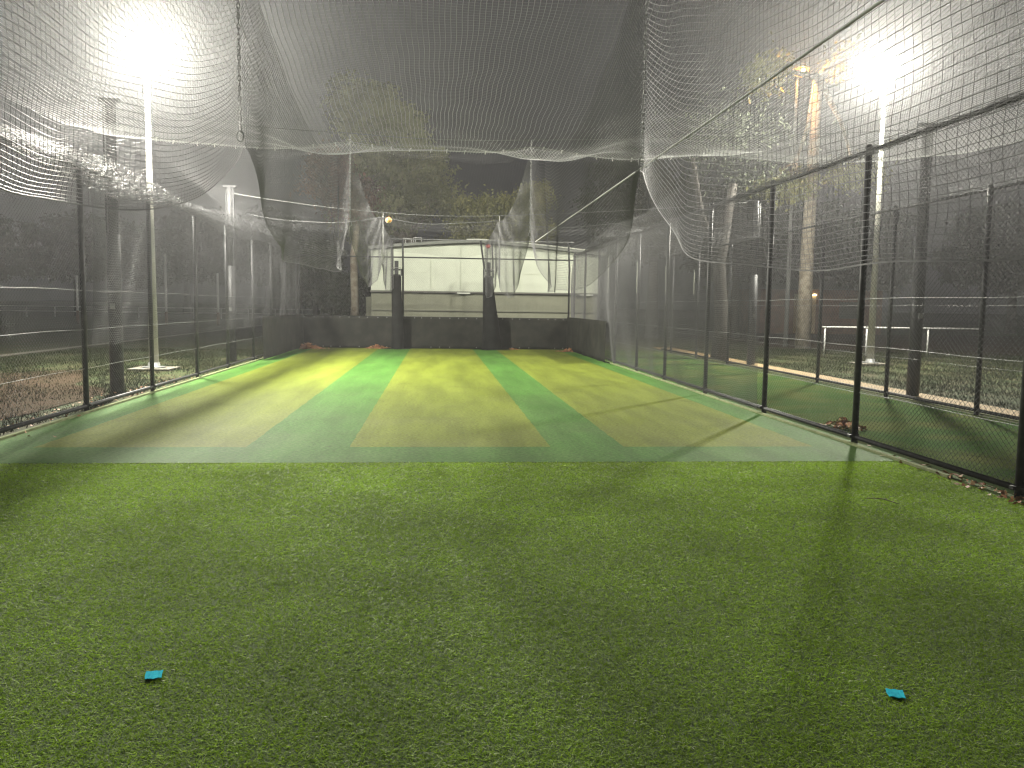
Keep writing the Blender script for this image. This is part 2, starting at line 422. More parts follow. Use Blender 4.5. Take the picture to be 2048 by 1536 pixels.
def cloth(name, P0, P1, z0, z1, parent, off, n=60, m=8, seed=0, sag=.012):
    r = np.random.default_rng(seed)
    P0 = np.array(P0); P1 = np.array(P1); d = P1-P0; L_ = np.linalg.norm(d); d = d/L_; nrm = np.array([-d[1], d[0]])
    ph = r.random(6)*6.28
    V = []
    for j in range(m+1):
        for i in range(n+1):
            s = i/n*L_; t = j/m
            w_ = off+.02*math.sin(s*1.9+ph[0])*math.sin(t*3.1)+.012*math.sin(s*5.1+ph[1]+t*2)+.02*math.sin(t*3.14)
            p = P0+d*s+nrm*w_
            V.append((p[0], p[1], z0+(z1-z0)*t-sag*abs(math.sin(s*math.pi/.33))*(t == 1)))
    F = [(j*(n+1)+i, j*(n+1)+i+1, (j+1)*(n+1)+i+1, (j+1)*(n+1)+i) for j in range(m) for i in range(n)]
    mb = MB(); mb.add(V, F); o = mb.build(name, M_shade, parent, None, True)
    mo = o.modifiers.new("t", 'SOLIDIFY'); mo.thickness = .004
    return o
cl = cloth("shade_cloth", (XL+.12, -.07), (XR-.12, -.07), 0.02, 1.16, rf, 0, 180, 10, 3)
def eyelet(parent, p):
    mb = MB(); mb.lathe([(.006, .004), (.016, .006), (.020, 0)], 10, M=Matrix.Rotation(R_(90), 3, 'X')); return mb.build("eyelet", M_galv, parent, p, True)
e0 = None
for k in range(30):
    x = XL+.3+k*.325+random.uniform(-.05, .05)
    if abs(x+1.45) < .35 or abs(x-1.85) < .35: continue
    for z in (1.12, .06):
        if z < 1 and random.random() < .35: continue
        if e0 is None: e0 = eyelet(cl, (x, -.10, z))
        else:
            e = e0.copy(); COL.objects.link(e); e.parent = cl; e.location = (x, -.11, z)
for nm, x, sgn, lab in (("shade_cloth_panel", XL+.24, 1, "dark shade cloth panel at the foot of the left fence in the far corner"), ("shade_cloth_panel", XR-.24, -1, "dark shade cloth panel at the foot of the right fence in the far corner")):
    t = cloth(nm, (x, 24.0 if sgn > 0 else 23.9), (x, YR-.05), .02, 1.22, None, .02*(-sgn), 60, 8, 5 if sgn > 0 else 6)
    tag(t, lab, "shade cloth", "shade cloth panels on the side fences")

# padded columns in front of the rear fence
def pad_col(x, spread, label):
    t = empty("padded_post", (x, YR-.55, 0), label, "padded post", "black padded posts at the lane ends")
    mb = MB(); mb.box((0, 0, 1.57), (.14, .14, 3.14)); mb.box((0, 0, 2.83), (.40, .07, .06)); mb.box((-.17, 0, 2.72), (.05, .05, .22)); mb.box((.17, 0, 2.72), (.05, .05, .22))
    mb.build("steel_post", M_blk, t)
    mb = MB(); mb.tube([(-.155, -.09, 2.60), (-.155, -.09, 2.90), (.155, -.09, 2.90), (.155, -.09, 2.60)], .012, 6); mb.build("ratchet_bracket", M_galv, t)
    V = []; F = []; n = 28; zz = [0.02, .15, .5, 1, 1.5, 2.0, 2.4, 2.58, 2.66]
    r = random.Random(x)
    for j, z in enumerate(zz):
        g = 1-z/2.66; rx = .165+spread*g**1.5*.5; ry = .17+.08*g
        if j == len(zz)-1: rx *= .8; ry *= .8
        for k in range(n):
            a = 2*math.pi*k/n; wv = 1+.06*math.sin(k*2.4+z*1.3)+.04*math.sin(5*a+z*2)
            V.append((rx*wv*math.cos(a)+spread*.35*g, ry*wv*math.sin(a), z))
    for j in range(len(zz)-1):
        for k in range(n):
            F.append((j*n+k, j*n+(k+1) % n, (j+1)*n+(k+1) % n, (j+1)*n+k))
    F.append(tuple((len(zz)-1)*n+k for k in range(n)))
    mb = MB(); mb.add(V, F); mb.build("padding", M_pad, t, None, True)
    # loose skirt of cloth on the ground
    V = [(0, 0, .045)]; m = 26
    for k in range(m):
        a = 2*math.pi*k/m; V.append(((.48+spread*.7)*math.cos(a)*(1+.2*r.uniform(-1, 1))+spread*.3, .16*math.sin(a)*(1+.2*r.uniform(-1, 1)), .012+.012*r.random()))
    mb = MB(); mb.add(V, [(0, 1+k, 1+(k+1) % m) for k in range(m)]); mb.build("skirt", M_pad, t)
    return t
pad_col(-1.45, .10, "black padded post left of centre at the far end of the lanes")
pad_col(1.83, .42, "black padded post right of centre, its cover spreading wide at the foot")

# ------------------------------------------------------------ nets
CY = [-1.5, 7.0, 15.5, 24.0, YR]                 # cross cables
CZ = [4.62, 4.58, 4.50, 4.02, 3.93]              # height of the net there
DL, DR = -1.55, 1.67                             # lane dividers
def lane_sag(X):   # extra dip of the roof rope between the droppers
    z = np.zeros_like(X)
    for a, b, s in ((XL, DL, .16), (DL, DR, .13), (DR, XR, .16), (XR, XO, .14)):
        m = (X >= a) & (X <= b); t = (X[m]-a)/(b-a); z[m] = s*4*t*(1-t)
    return z
def bay(Y):
    i = np.clip(np.searchsorted(CY, Y, side='right')-1, 0, 3)
    a = np.array(CY)[i]; b = np.array(CY)[i+1]
    t = np.clip((Y-a)/(b-a), 0, 1)
    z = np.array(CZ)[i]*(1-t)+np.array(CZ)[i+1]*t
    return i, t, z
def roof_z(X, Y):
    i, t, z = bay(Y)
    S = np.array([.75, .80, .38, .12])[i]
    g = .50+.50*(np.exp(-((X-DL)/.8)**2)+np.exp(-((X-DR)/.8)**2))+.15*np.exp(-((X-XL)/.6)**2)+.15*np.exp(-((X-XR)/.6)**2)
    s = 4*t*(1-t)
    z = z-S*g*s-lane_sag(X)*(1-.6*s)-.06
    z = z+.012*np.sin(X*3.1+Y*1.3)+.010*np.sin(Y*4.1-X*2.2)
    return z
def roof_net():
    p = .052
    xs = np.arange(XL, XO+.001, p); ysn = np.arange(.9, YR, p)
    # long strings
    yy = np.arange(.9, YR+.01, .14)
    Xg, Yg = np.meshgrid(xs, yy, indexing='ij')
    Xw = Xg+.016*np.sin(Yg*.9+Xg*2)+.006*np.sin(Yg*6+Xg*5)
    P = np.stack([Xw, Yg, roof_z(Xg, Yg)], -1); c = int((15.5-.9)/.14)+1
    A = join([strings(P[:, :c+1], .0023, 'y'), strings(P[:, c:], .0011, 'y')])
    xx = np.linspace(XL, XO, 96)
    Yg, Xg = np.meshgrid(ysn, xx, indexing='ij')
    Yw = Yg+.012*np.sin(Xg*2.2+Yg)
    P = np.stack([Xg, Yw, roof_z(Xg, Yg)], -1); c = int((15.5-.9)/p)
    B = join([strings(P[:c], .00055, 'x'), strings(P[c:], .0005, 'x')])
    # tone stands for lamplight: near cords paled as lit, far cords darkened
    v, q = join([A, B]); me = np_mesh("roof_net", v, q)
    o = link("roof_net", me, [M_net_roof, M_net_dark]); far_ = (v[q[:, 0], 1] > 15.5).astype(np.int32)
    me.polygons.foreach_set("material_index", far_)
    tag(o, "square mesh roof net sagging between the overhead cables above all lanes", "net")
roof_net()
# net flap folded down under each rope
def flap(Y, h, label, x0=XL, x1=XO):
    xx = np.linspace(x0, x1, 120); lv = np.linspace(0, 1, int(h/.03)+1)
    L_, Xg = np.meshgrid(lv, xx, indexing='ij')
    zt = roof_z(Xg, np.full_like(Xg, Y+.001))
    hh = h*(1+.15*np.sin(Xg*1.7))
    P = np.stack([Xg, Y+.05*np.sin(L_*5)+0*Xg, zt+.02-hh*L_], -1); A = strings(P, .0018, 'x')
    xs = np.arange(x0, x1, .035); Xg, L_ = np.meshgrid(xs, np.linspace(0, 1, 5), indexing='ij')
    zt = roof_z(Xg, np.full_like(Xg, Y+.001)); hh = h*(1+.15*np.sin(Xg*1.7))
    P = np.stack([Xg, Y+.05*np.sin(L_*5), zt+.02-hh*L_], -1); B = strings(P, .0018, 'z')
    v, q = join([A, B])
    tag(link("net_flap", np_mesh("net_flap", v, q), M_net_dark), label, "net", "folded net hems under the cross ropes")
flap(15.5, .20, "narrow hem of folded net under the nearer clipped rope")
flap(24.0, .22, "narrow hem of folded net under the farther rope")
flap(YR-.06, .40, "deep hem of net hanging from the top rail of the back fence", XL, XR)

def divider(X0, zb, mins, label, seed):
    """zb: heights at the dropper feet; mins: lowest point in each bay"""
    r = np.random.default_rng(seed)
    zb = np.array(zb); mins = np.array(mins)
    def ends(Y):
        i, t, _ = bay(Y)
        a = zb[i]*(1-t)+zb[i+1]*t; s = 1-np.abs(2*t-1)**np.where(i >= 2, 2.3, 3.2)
        bot = a-(a-mins[i])*s
        top = roof_z(np.full_like(Y, X0), Y)-.02
        return top, bot, t, i
    ph = r.random(8)*6.28
    def pt(Y, v):
        top, bot, t, i = ends(Y)
        g = 1-(1-v)**1.25
        z = top*(1-g)+bot*g
        pin = np.sqrt(np.clip(4*t*(1-t), 0, 1))
        x = X0+np.where(Y > 15.5, .35, 1.)*pin*v*(.13*np.sin(Y*1.1+ph[0])+.05*np.sin(Y*3.3+ph[1]+v*2))
        z = z+.010*np.sin(Y*5+v*9+ph[3])*pin
        yy = Y+.015*np.sin(v*25+Y*3)
        return np.stack([x, yy, z], -1)
    y0, y1 = .8, YR-.6
    yy = np.arange(y0, y1, .12); vv = np.concatenate([np.linspace(0, .84, 42), np.linspace(.86, 1, 9)])
    Vg, Yg = np.meshgrid(vv, yy, indexing='ij')
    A = strings(pt(Yg, Vg), .0017, 'y')
    ysn = np.arange(y0, y1, .05); Yg, Vg = np.meshgrid(ysn, np.linspace(0, 1, 30), indexing='ij')
    B = strings(pt(Yg, Vg), .0011, 'z')
    D = strings(pt(yy, np.ones_like(yy))[None]+np.array([0, 0, -.004]), .0026, 'y')
    v, q = join([A, B, D]); me = np_mesh("divider_net", v, q)
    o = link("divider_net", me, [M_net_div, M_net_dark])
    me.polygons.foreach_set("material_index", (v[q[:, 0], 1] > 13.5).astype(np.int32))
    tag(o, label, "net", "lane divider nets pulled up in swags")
divider(DL, [2.75, 2.88, 2.98, 2.72, 2.6], [2.02, 2.05, 2.0, 2.0], "left lane divider net looped up in swags along the lane", 3)
divider(DR, [2.70, 2.76, 2.86, 2.60, 2.5], [1.78, 1.80, 1.80, 1.86], "right lane divider net looped up in swags along the lane", 5)

def side_net(X0, y0, y1, z0, z1, label, seed, lean=.08, mt=None, p=.05, above=False, rad=.0014):
    r = np.random.default_rng(seed); ph = r.random(6)*6.28
    def pt(Y, v):
        zt = roof_z(np.full_like(Y, X0), Y) if above else np.full_like(Y, z1)
        z = zt*(1-v)+z0*v
        x = X0+np.sin(v*3.14)*lean*(.5+.5*np.sin(Y*.9+ph[0]))*(-1 if X0 > 0 else 1)+.03*np.sin(Y*2.9+v*4+ph[1])*v
        z = z-.05*np.sin(v*3.14)*(1+np.sin(Y*1.7+ph[2]+v*2))+.012*np.sin(Y*7+v*11)
        return np.stack([x, Y+.02*np.sin(v*8+Y), z], -1)
    yy = np.arange(y0, y1, .12); nv = max(4, int((4.3-z0 if above else z1-z0)/p))
    Vg, Yg = np.meshgrid(np.linspace(0, 1, nv), yy, indexing='ij'); A = strings(pt(Yg, Vg), rad, 'y')
    ysn = np.arange(y0, y1, p); Yg, Vg = np.meshgrid(ysn, np.linspace(0, 1, max(4, nv//2)), indexing='ij'); B = strings(pt(Yg, Vg), rad, 'z')
    v, q = join([A, B])
    tag(link("side_net", np_mesh("side_net", v, q), mt or M_net_dark), label, "net", "nets over the side fences")
side_net(XL+.02, .9, YR, 3.48, 0, "net strip between the left fence rail and the roof net", 1, .05, M_net_div, .05, True)
side_net(XR-.02, .9, YR, 3.48, 0, "net strip between the right fence rail and the roof net", 2, .05, M_net_div, .05, True)
side_net(XO-.02, 6, YR, 3.48, 0, "net strip between the outer fence rail and the roof net, beside the path", 3, .05, M_net_div, .05, True)
side_net(XR-.10, 12.72, YR-.2, .05, 3.46, "dark net curtain hanging inside the right fence from its top rail to the ground", 4, .09, M_net_div, .034, rad=.0021)
side_net(XL+.10, 12.76, YR-.2, .95, 3.46, "dark net curtain hanging inside the left fence, its foot above the ground", 6, .07, M_net_dark, .038, rad=.0019)

# bunched net lying along the top rail of the left fence
def bunch(X0, y0, y1, z, label, seed, n=46, rad=.085):
    r = np.random.default_rng(seed); yy = np.arange(y0, y1, .10); P = []
    for k in range(n):
        a = r.random()*6.28; rr_ = rad*math.sqrt(r.random()); ph = r.random(3)*6.28
        th = 1+.45*np.sin(yy*.8+seed)
        x = X0+th*rr_*np.cos(a+yy*.8+np.sin(yy*2+ph[0]))+.02*np.sin(yy*9+ph[1]); zz = z-.05+th*rr_*np.sin(a+yy*.8+np.sin(yy*2+ph[0]))+.02*np.sin(yy*8+ph[2])
        P.append(np.stack([x, yy, zz], -1))
    v, q = strings(np.array(P), .0022, 'y')
    tag(link("bundled_net", np_mesh("bundled_net", v, q), M_net_dark), label, "net", "net bundled along the fence tops")
bunch(XL+.06, 4, YR, TOP+.02, "roll of spare net bundled along the left fence top rail", 3, 120, .19)
bunch(XR-.06, 4, YR, TOP+.0, "thin roll of spare net bundled along the right fence top rail", 5, 22, .05)

# cables, ropes with clips, droppers, masts
def cable(Y, zm, za, label):
    pts = [(-5.62, Y, zm), (DL, Y, za+.07), (DR, Y, za+.05), (9.1, Y, zm+.12)]
    P = []
    for a, b in zip(pts[:-1], pts[1:]):
        for t in np.linspace(0, 1, 13)[:-1]:
            P.append((a[0]+(b[0]-a[0])*t, Y, a[2]+(b[2]-a[2])*t-.05*4*t*(1-t)))
    P.append(pts[-1])
    mb = MB(); mb.tube(P, .007, 6); tag(mb.build("overhead_cable", M_galv, None, None, True), label, "cable", "steel cables across the lanes")
def rope(Y, label, clips=True):
    xs = np.linspace(XL, XO, 110); z = roof_z(xs, np.full_like(xs, Y+.0005))+.012
    t = empty("net_rope", (0, Y, 0), label, "rope", "ropes carrying the roof net")
    mb = MB(); mb.tube([(x, 0, zz) for x, zz in zip(xs, z)], .0065, 6); mb.build("cord", M_rope if clips else M_galv, t, None, True)
    if clips:
        c0 = None
        for x in np.arange(XL+.2, XO, .335):
            zz = float(np.interp(x, xs, z))
            if c0 is None:
                mb = MB(); mb.box((0, 0, -.018), (.016, .014, .062)); mb.box((.008, 0, .012), (.028, .016, .014)); c0 = mb.build("clip", M_clip, t, (x, -.012, zz))
            else:
                c = c0.copy(); COL.objects.link(c); c.parent = t; c.location = (x+random.uniform(-.05, .05), -.012, zz); c.rotation_euler = (0, random.uniform(-.4, .4), 0)
cable(7.0, 4.95, 4.60, "steel cable across the lanes nearest the camera, overhead")
cable(15.5, 4.88, 4.52, "steel cable across the lanes in the middle distance, above the clipped rope")
cable(24.0, 4.55, 4.05, "steel cable across the lanes towards the far end")
rope(7.0, "nearest clipped white rope under the roof net", True)
rope(15.5, "clipped white rope under the roof net in the middle distance")
rope(24.0, "thin white rope under the roof net towards the far end", False)
def chain(x, y, zt, zb, label, ln=.05, rope_like=False):
    t = empty("hanging_chain", (x, y, zb), label, "chain", "hangers holding up the divider nets")
    h = zt-zb; mb = MB()
    if rope_like:
        mb.tube([(0, 0, 0), (0, 0, h)], .007, 6)
    else:
        n = int(h/(ln*.78)); 
        for i in range(n):
            z = i*ln*.78+ln/2; rz = (i % 2)*R_(90)+random.uniform(-.25, .25)
            P = []
            for k in range(9):
                a = 2*math.pi*k/8; px = .012*math.cos(a); pz = ln/2*math.sin(a)
                P.append((px*math.cos(rz), px*math.sin(rz), z+pz))
            mb.tube(P, .0042, 4, cap=False)
    mb.build("chain_links" if not rope_like else "cord", M_galv if not rope_like else M_rope, t, None, True)
    mb = MB(); P = [(.028*math.cos(a), 0, -.03+.04*math.sin(a)) for a in np.linspace(0, 6.283, 13)]; mb.tube(P, .006, 5, cap=False); mb.build("shackle", M_galv, t, None, True)
chain(DL, 7.0, 4.68, 2.93, "near left hanging chain on the left divider net")
chain(DR, 7.0, 4.66, 2.82, "near right hanging chain on the right divider net")
chain(DL, 15.5, 4.59, 3.04, "left hanging chain in the middle distance below the clipped rope")
chain(DR, 15.5, 4.57, 2.92, "right hanging chain in the middle distance below the clipped rope")
chain(DL+.05, 24.0, 4.10, 2.78, "far left hanging cord near the orange ball", rope_like=True)
chain(DR+.05, 24.0, 4.10, 2.66, "far right hanging cord in front of the cream shed", rope_like=True)
mb = MB(); mb.tube([(DR+.02, y, 2.76-.006*(y-7)+.02*((y-11)/4)**2*0) for y in np.linspace(.9, 14.8, 30)], .0075, 6)
tag(mb.build("guide_rope", M_rope, None, None, True), "taut white rope running from the camera end along the right divider net", "rope")

def mast(x, y, h, label):
    t = empty("cable_mast", (x, y, 0), label, "mast", "steel masts carrying the overhead cables")
    mb = MB(); mb.tube([(0, 0, -.05), (0, 0, h*.55)], .115, 16); mb.build("lower_tube", M_blk, t, None, True)
    mb = MB(); mb.tube([(0, 0, h*.55), (0, 0, h)], .075, 14); mb.build("upper_tube", M_blk, t, None, True)
    mb = MB(); mb.tube([(.095, -.02, h*.3), (.095, -.02, h)], .018, 8); mb.tube([(-.095, -.02, h*.5), (-.095, -.02, h*.98)], .014, 8); mb.build("conduit", M_blk, t, None, True)
    mb = MB(); mb.box((.0, 0, h+.02), (.34, .10, .05)); mb.build("cable_bracket", M_blk, t)
    mb = MB(); mb.box((0, -.12, h*.30), (.07, .04, .10)); mb.build("winch_cleat", M_galv, t)
mast(-5.62, 15.5, 5.0, "black steel mast behind the left fence in the middle distance")
mast(9.1, 15.5, 5.05, "black steel mast on the warm concrete path right of the neighbouring lane")
mast(-5.62, 24.0, 4.7, "black steel mast behind the left fence near the far corner")
mast(9.1, 24.0, 4.7, "black steel mast on the path beyond the far part of the neighbouring lane")

# ------------------------------------------------------------ floodlights
def floodlight(x, y, h, aim, label, r0=.11, r1=.04):
    t = empty("floodlight_pole", (x, y, 0), label, "floodlight", "floodlight poles beside the lanes")
    mb = MB(); mb.tube([(0, 0, .02), (0, 0, h*.5), (0, 0, h-.25)], [r0, (r0+r1)/2, r1], 20); mb.build("pole", M_pole, t, None, True)
    mb = MB(); mb.lathe([(.001, .02), (.26, .02), (.26, .045), (r0+.03, .05), (r0+.02, .14), (r0-.01, .15)], 20); mb.build("base_flange", M_galv, t, None, True)
    mb = MB(); mb.box((0, 0, -.01), (.95, .95, .05)); mb.build("footing", M_conc, t)
    d = (Vector(aim)-Vector((x, y, h))).normalized()
    M = d.to_track_quat('Z', 'Y').to_matrix()
    o = Vector((0, 0, h))
    mb = MB(); mb.lathe([(.001, -.26), (.14, -.26), (.20, -.20), (.42, -.02), (.44, .02), (.42, .03)], 28, M=M, c=o); hd = mb.build("lamp_housing", M_galv, t, None, True)
    prof = [(.40*math.cos(a), .02+.40*math.sin(a)) for a in np.linspace(0, math.pi/2*.99, 9)]
    mb = MB(); mb.lathe(prof, 28, M=M, c=o); mb.build("lens", M_lens, hd, None, True)
    mb = MB(); mb.tube([(0, 0, h-.30), tuple(o-d*.16)], .035, 8); mb.tube([tuple(o-d*.16+Vector((0, 0, -.12))), tuple(o-d*.26)], .05, 8); mb.build("bracket", M_galv, t, None, True)
floodlight(-6.72, 20.9, 7.40, (0.5, 14, 0), "tall cream floodlight pole behind the left fence, lamp lit")
floodlight(13.15, 24.8, 8.75, (1.0, 14, 0), "tall cream floodlight pole beyond the right hand path, lamp lit")

# ------------------------------------------------------------ shed behind the rear fence
sh = empty("shed", (0, 36, 0), "large cream and olive sports shed behind the back fence", "shed")
x0, x1 = -2.75, 6.9
def shed_top(x): return 4.30-.045*abs(x-1.6)**1.35
n = 40
V = []; F = []
for i in range(n+1):
    x = x0+(x1-x0)*i/n; V += [(x, 0, 2.17), (x, 0, shed_top(x)-.12)]
F = [(2*i, 2*i+2, 2*i+3, 2*i+1) for i in range(n)]
b = len(V); V += [(x0, 9, 2.17), (x0, 9, shed_top(x0)-.12), (x1, 9, 2.17), (x1, 9, shed_top(x1)-.12)]
F += [(b, 0, 1, b+1), (2*n, b+2, b+3, 2*n+1)]
mb = MB(); mb.add(V, F); up = mb.build("upper_cladding", M_shed_hi, sh)
mb = MB(); mb.box(((x0+x1)/2, 4.5, 1.03), (x1-x0, 9.0-.06, 2.10)); mb.build("lower_wall", M_shed_lo, sh)
mb = MB(); mb.box(((x0+x1)/2, -.05, 2.14), (x1-x0+.06, .14, .07)); mb.box(((x0+x1)/2, -.02, 1.35), (x1-x0, .05, .02)); mb.build("ledge", M_gut, sh)
mb = MB()
for x in (1.1, 6.3): mb.box((x, -.14, 2.10), (.55, .05, .06))
mb.build("ledge_bracket", M_ftrim, sh)
mb = MB()
for i in range(1, 12):
    x = x0+i*1.25; mb.box((x, -.012, (2.2+shed_top(x)-.14)/2), (.035, .024, shed_top(x)-.14-2.2))
mb.box(((x0+6)/2, -.01, 2.95), (6-x0, .02, .02)); mb.build("cladding_joint", M_shed_hi, sh)
V = []; 
for i in range(n+1):
    x = x0-.15+(x1-x0+.3)*i/n; z = shed_top(x)
    V += [(x, -.28, z-.10), (x, -.28, z+.02), (x, 9.3, z+.05), (x, 9.3, z-.08)]
F = []
for i in range(n):
    for k in range(4): F.append((4*i+k, 4*i+(k+1) % 4, 4*i+4+(k+1) % 4, 4*i+4+k))
F += [(3, 2, 1, 0), (4*n, 4*n+1, 4*n+2, 4*n+3)]
mb = MB(); mb.add(V, F); rf_ = mb.build("roof", M_roofm, sh)
mb = MB(); mb.tube([(x, -.30, shed_top(x)+.03) for x in np.linspace(1.2, 6.5, 12)], .03, 6); mb.build("ridge_trim", M_ftrim, rf_)
for x in (-1.25, -.83):
    mb = MB(); z = shed_top(x)
    mb.tube([(x-.17, .1, z), (x-.16, .1, z+.24), (x+.16, .1, z+.22), (x+.17, .1, z)], .014, 6); mb.tube([(x-.09, .1, z), (x-.09, .1, z+.2)], .012, 6); mb.build("roof_bracket", M_white, rf_)
mb = MB(); mb.box((x0-.14, .6, 1.5), (.2, .35, .8)); mb.box((x0-.18, .6, .55), (.28, .5, 1.0)); mb.build("meter_box", M_shed_lo, sh)

# ------------------------------------------------------------ trees
def tree_parts(name, h, crown, nleaf, leafm, barkm, seed, trunk_r=.25, leaf=.16, lean=0., gap=.5, fork=.35):
    """crown = list of (dx,dy,z,rx,ry,rz) lobes. Returns the root thing with trunk and crown."""
    r = random.Random(seed); g = np.random.default_rng(seed)
    t = empty(name)
    mb = MB()
    top = Vector((lean, 0, h*fork))
    mb.tube([(0, 0, -.2), (lean*.2, .02, h*fork*.4), tuple(top)], [trunk_r*1.25, trunk_r, trunk_r*.75], 10)
    C = []
    for (dx, dy, z, rx, ry, rz) in crown:
        c = Vector((dx, dy, z)); m = top.lerp(c, .5)+Vector((r.uniform(-.3, .3), r.uniform(-.3, .3), r.uniform(0, .5)))
        mb.tube([tuple(top), tuple(m), tuple(c)], [trunk_r*.6, trunk_r*.35, trunk_r*.15], 7)
        for k in range(7):
            a = r.uniform(0, 6.28); e = r.uniform(-.1, .9)
            tip = c+Vector((math.cos(a)*rx*.8, math.sin(a)*ry*.8, rz*e*.8)); s_ = m.lerp(c, r.uniform(.3, 1))
            md = s_.lerp(tip, .5)+Vector((0, 0, r.uniform(-.1, .3)))
            mb.tube([tuple(s_), tuple(md), tuple(tip)], [trunk_r*.16, trunk_r*.10, trunk_r*.04], 5)
            for kk in range(2):
                C.append(tip+Vector((r.gauss(0, rx*.12), r.gauss(0, ry*.12), r.gauss(0, rz*.12))))
        nb = max(8, int(14*rx*rz))
        for k in range(nb):   # twig clusters filling the lobe unevenly
            while True:
                p = Vector((r.uniform(-1, 1), r.uniform(-1, 1), r.uniform(-1, 1)))
                if gap < p.length < 1.05: break
            C.append(c+Vector((p.x*rx, p.y*ry, p.z*rz)))
    tr = mb.build("trunk", barkm, t, None, True)
    C = np.array([tuple(c) for c in C]); m = len(C); sz = g.uniform(.28, .75, m)
    idx = g.integers(0, m, nleaf)
    P = C[idx]+g.normal(size=(nleaf, 3))*sz[idx][:, None]*np.array([.55, .55, .42])
    # drooping slender leaves
    L_ = leaf*g.uniform(.6, 1.5, nleaf); W = L_*g.uniform(.16, .3, nleaf)
    d = g.normal(size=(nleaf, 3)); d[:, 2] -= 1.1; d /= np.linalg.norm(d, axis=1)[:, None]
    s = np.cross(d, g.normal(size=(nleaf, 3))); s /= np.linalg.norm(s, axis=1)[:, None]
    V = np.stack([P, P+d*L_[:, None]*.5+s*W[:, None], P+d*L_[:, None], P+d*L_[:, None]*.5-s*W[:, None]], 1).reshape(-1, 3)
    me = np_mesh("crown", V, np.arange(nleaf)[:, None]*4+np.array([[0, 1, 2, 3]]))
    link("crown", me, leafm, t)
    return t
def place(t, loc, label, group=None, s=1., rz=0., cat="tree"):
    t.location = loc; t.scale = (s, s, s); t.rotation_euler = (0, 0, rz)
    return tag(t, label, cat, group)
GB = "gum trees behind the lanes"
place(tree_parts("gum_tree", 15, [(-2.3, 0, 12.4, 1.7, 1.7, 1.6), (-.9, 0, 11.0, 2.0, 1.8, 1.7), (.7, 0, 9.3, 1.8, 1.8, 1.4), (-2.2, 0, 8.8, 1.9, 1.8, 1.5), (1.5, 0, 7.6, 1.6, 1.6, 1.2), (-.6, -.3, 6.9, 1.9, 1.7, 1.3), (-2.6, .3, 6.2, 1.5, 1.5, 1.1)],
      42000, M_leaf, M_bark, 11, .34, .20, .2), (-1.8, 49, -.03), "largest gum tree, behind the shed roof left of centre", GB)
place(tree_parts("gum_tree", 9, [(-1.3, 0, 7.3, 1.4, 1.3, .9), (.6, 0, 7.4, 1.5, 1.3, 1.0), (1.9, 0, 8.3, .8, .9, 1.1), (-1.9, 0, 6.2, 1.2, 1.1, .8), (1.8, .2, 6.5, 1.3, 1.2, .8), (0, .3, 5.9, 1.3, 1.1, .6)],
      26000, M_leaf2, M_bark, 22, .22, .16, .5, fork=.5), (3.4, 44, -.03), "smaller yellow green gum tree behind the shed roof right of centre, forked trunk bare", GB, .86)
place(tree_parts("gum_tree", 7, [(-2, 0, 5.0, 1.7, 1.5, 1.2), (1, 0, 4.6, 1.9, 1.5, 1.1), (4, 0, 4.9, 1.8, 1.5, 1.2), (6.5, 0, 4.6, 1.6, 1.5, 1.1)],
      20000, M_leaf, M_barkd, 23, .2, .18), (-1.0, 54, -.03), "low dense gum tree just above the shed roof", GB)
place(tree_parts("red_leaved_tree", 8, [(-.6, 0, 8.4, 1.2, 1.2, 1.4), (.7, 0, 7.2, 1.2, 1.2, 1.3)], 9000, M_leafr, M_barkd, 24, .18, .18), (-5.4, 47, -.03), "reddish leaved tree to the left of the largest gum tree", GB)
# broad trees to the right behind the neighbouring lane
ta = place(tree_parts("gum_tree", 13, [(-1.4, 0, 8.6, 1.9, 1.8, 1.6), (.8, 0, 7.4, 1.8, 1.8, 1.4), (-2.2, 0, 6.6, 1.7, 1.6, 1.3), (1.6, 0, 5.8, 1.7, 1.6, 1.2), (-.8, 0, 5.2, 1.8, 1.6, 1.1)],
      26000, M_leafd, M_barkd, 31, .30, .20), (11.5, 45, -.03), "broad gum tree right of the shed, behind the overhead rope", GB)
tb = place(tree_parts("gum_tree", 10, [(-1.6, 0, 6.3, 1.9, 1.7, 1.5), (1.6, 0, 6.9, 1.9, 1.7, 1.5), (0, 0, 5.2, 2.1, 1.7, 1.2)],
      18000, M_leafd, M_barkd, 32, .24, .20), (16.8, 47, -.03), "dark bushy tree beyond the far part of the neighbouring lane", GB)
# the tree lit by the orange lamp
og = place(tree_parts("gum_tree", 15, [(-2.1, 0, 11.2, .62, .6, .75), (1.5, .0, 11.8, .40, .4, .4), (2.0, 0, 7.2, .9, .7, .4), (-1.0, 0, 6.6, .8, .7, .4)],
      5200, M_leaf2, M_bark, 41, .26, .20, .15, fork=.74), (15.30, 34.5, -.03), "bare trunked gum tree with few leaves beside the orange street lamp", GB)
# left background
far = [(-46, 88, 1.1, 0, "dark tree at the extreme left edge of the playing field"), (-37, 92, 1.2, 1, "dark tree left of the leftmost goal post"), (-29, 90, 1.05, 2, "dark tree behind the gap between the first two goal posts"),
       (-22.5, 95, 1.25, 3, "dark tree behind the floodlight pole on the left"), (-15, 90, 1.1, 4, "dark tree behind the shortest goal post"), (-22, 120, 1.6, 2.5, "tallest dark tree on the left skyline"),
       (-34, 120, 1.5, 5, "far dark tree on the left skyline beyond the goal posts")]
td = tree_parts("broad_tree", 9, [(-2.4, 0, 6.2, 2.4, 2, 1.9), (1.6, 0, 7.2, 2.6, 2, 2.0), (3.3, 0, 5.0, 2.0, 1.8, 1.5), (-3.5, 0, 4.4, 1.9, 1.8, 1.3), (.2, 0, 4.5, 2.4, 2, 1.5)], 15000, M_leafd, M_barkd, 51, .32, .34)
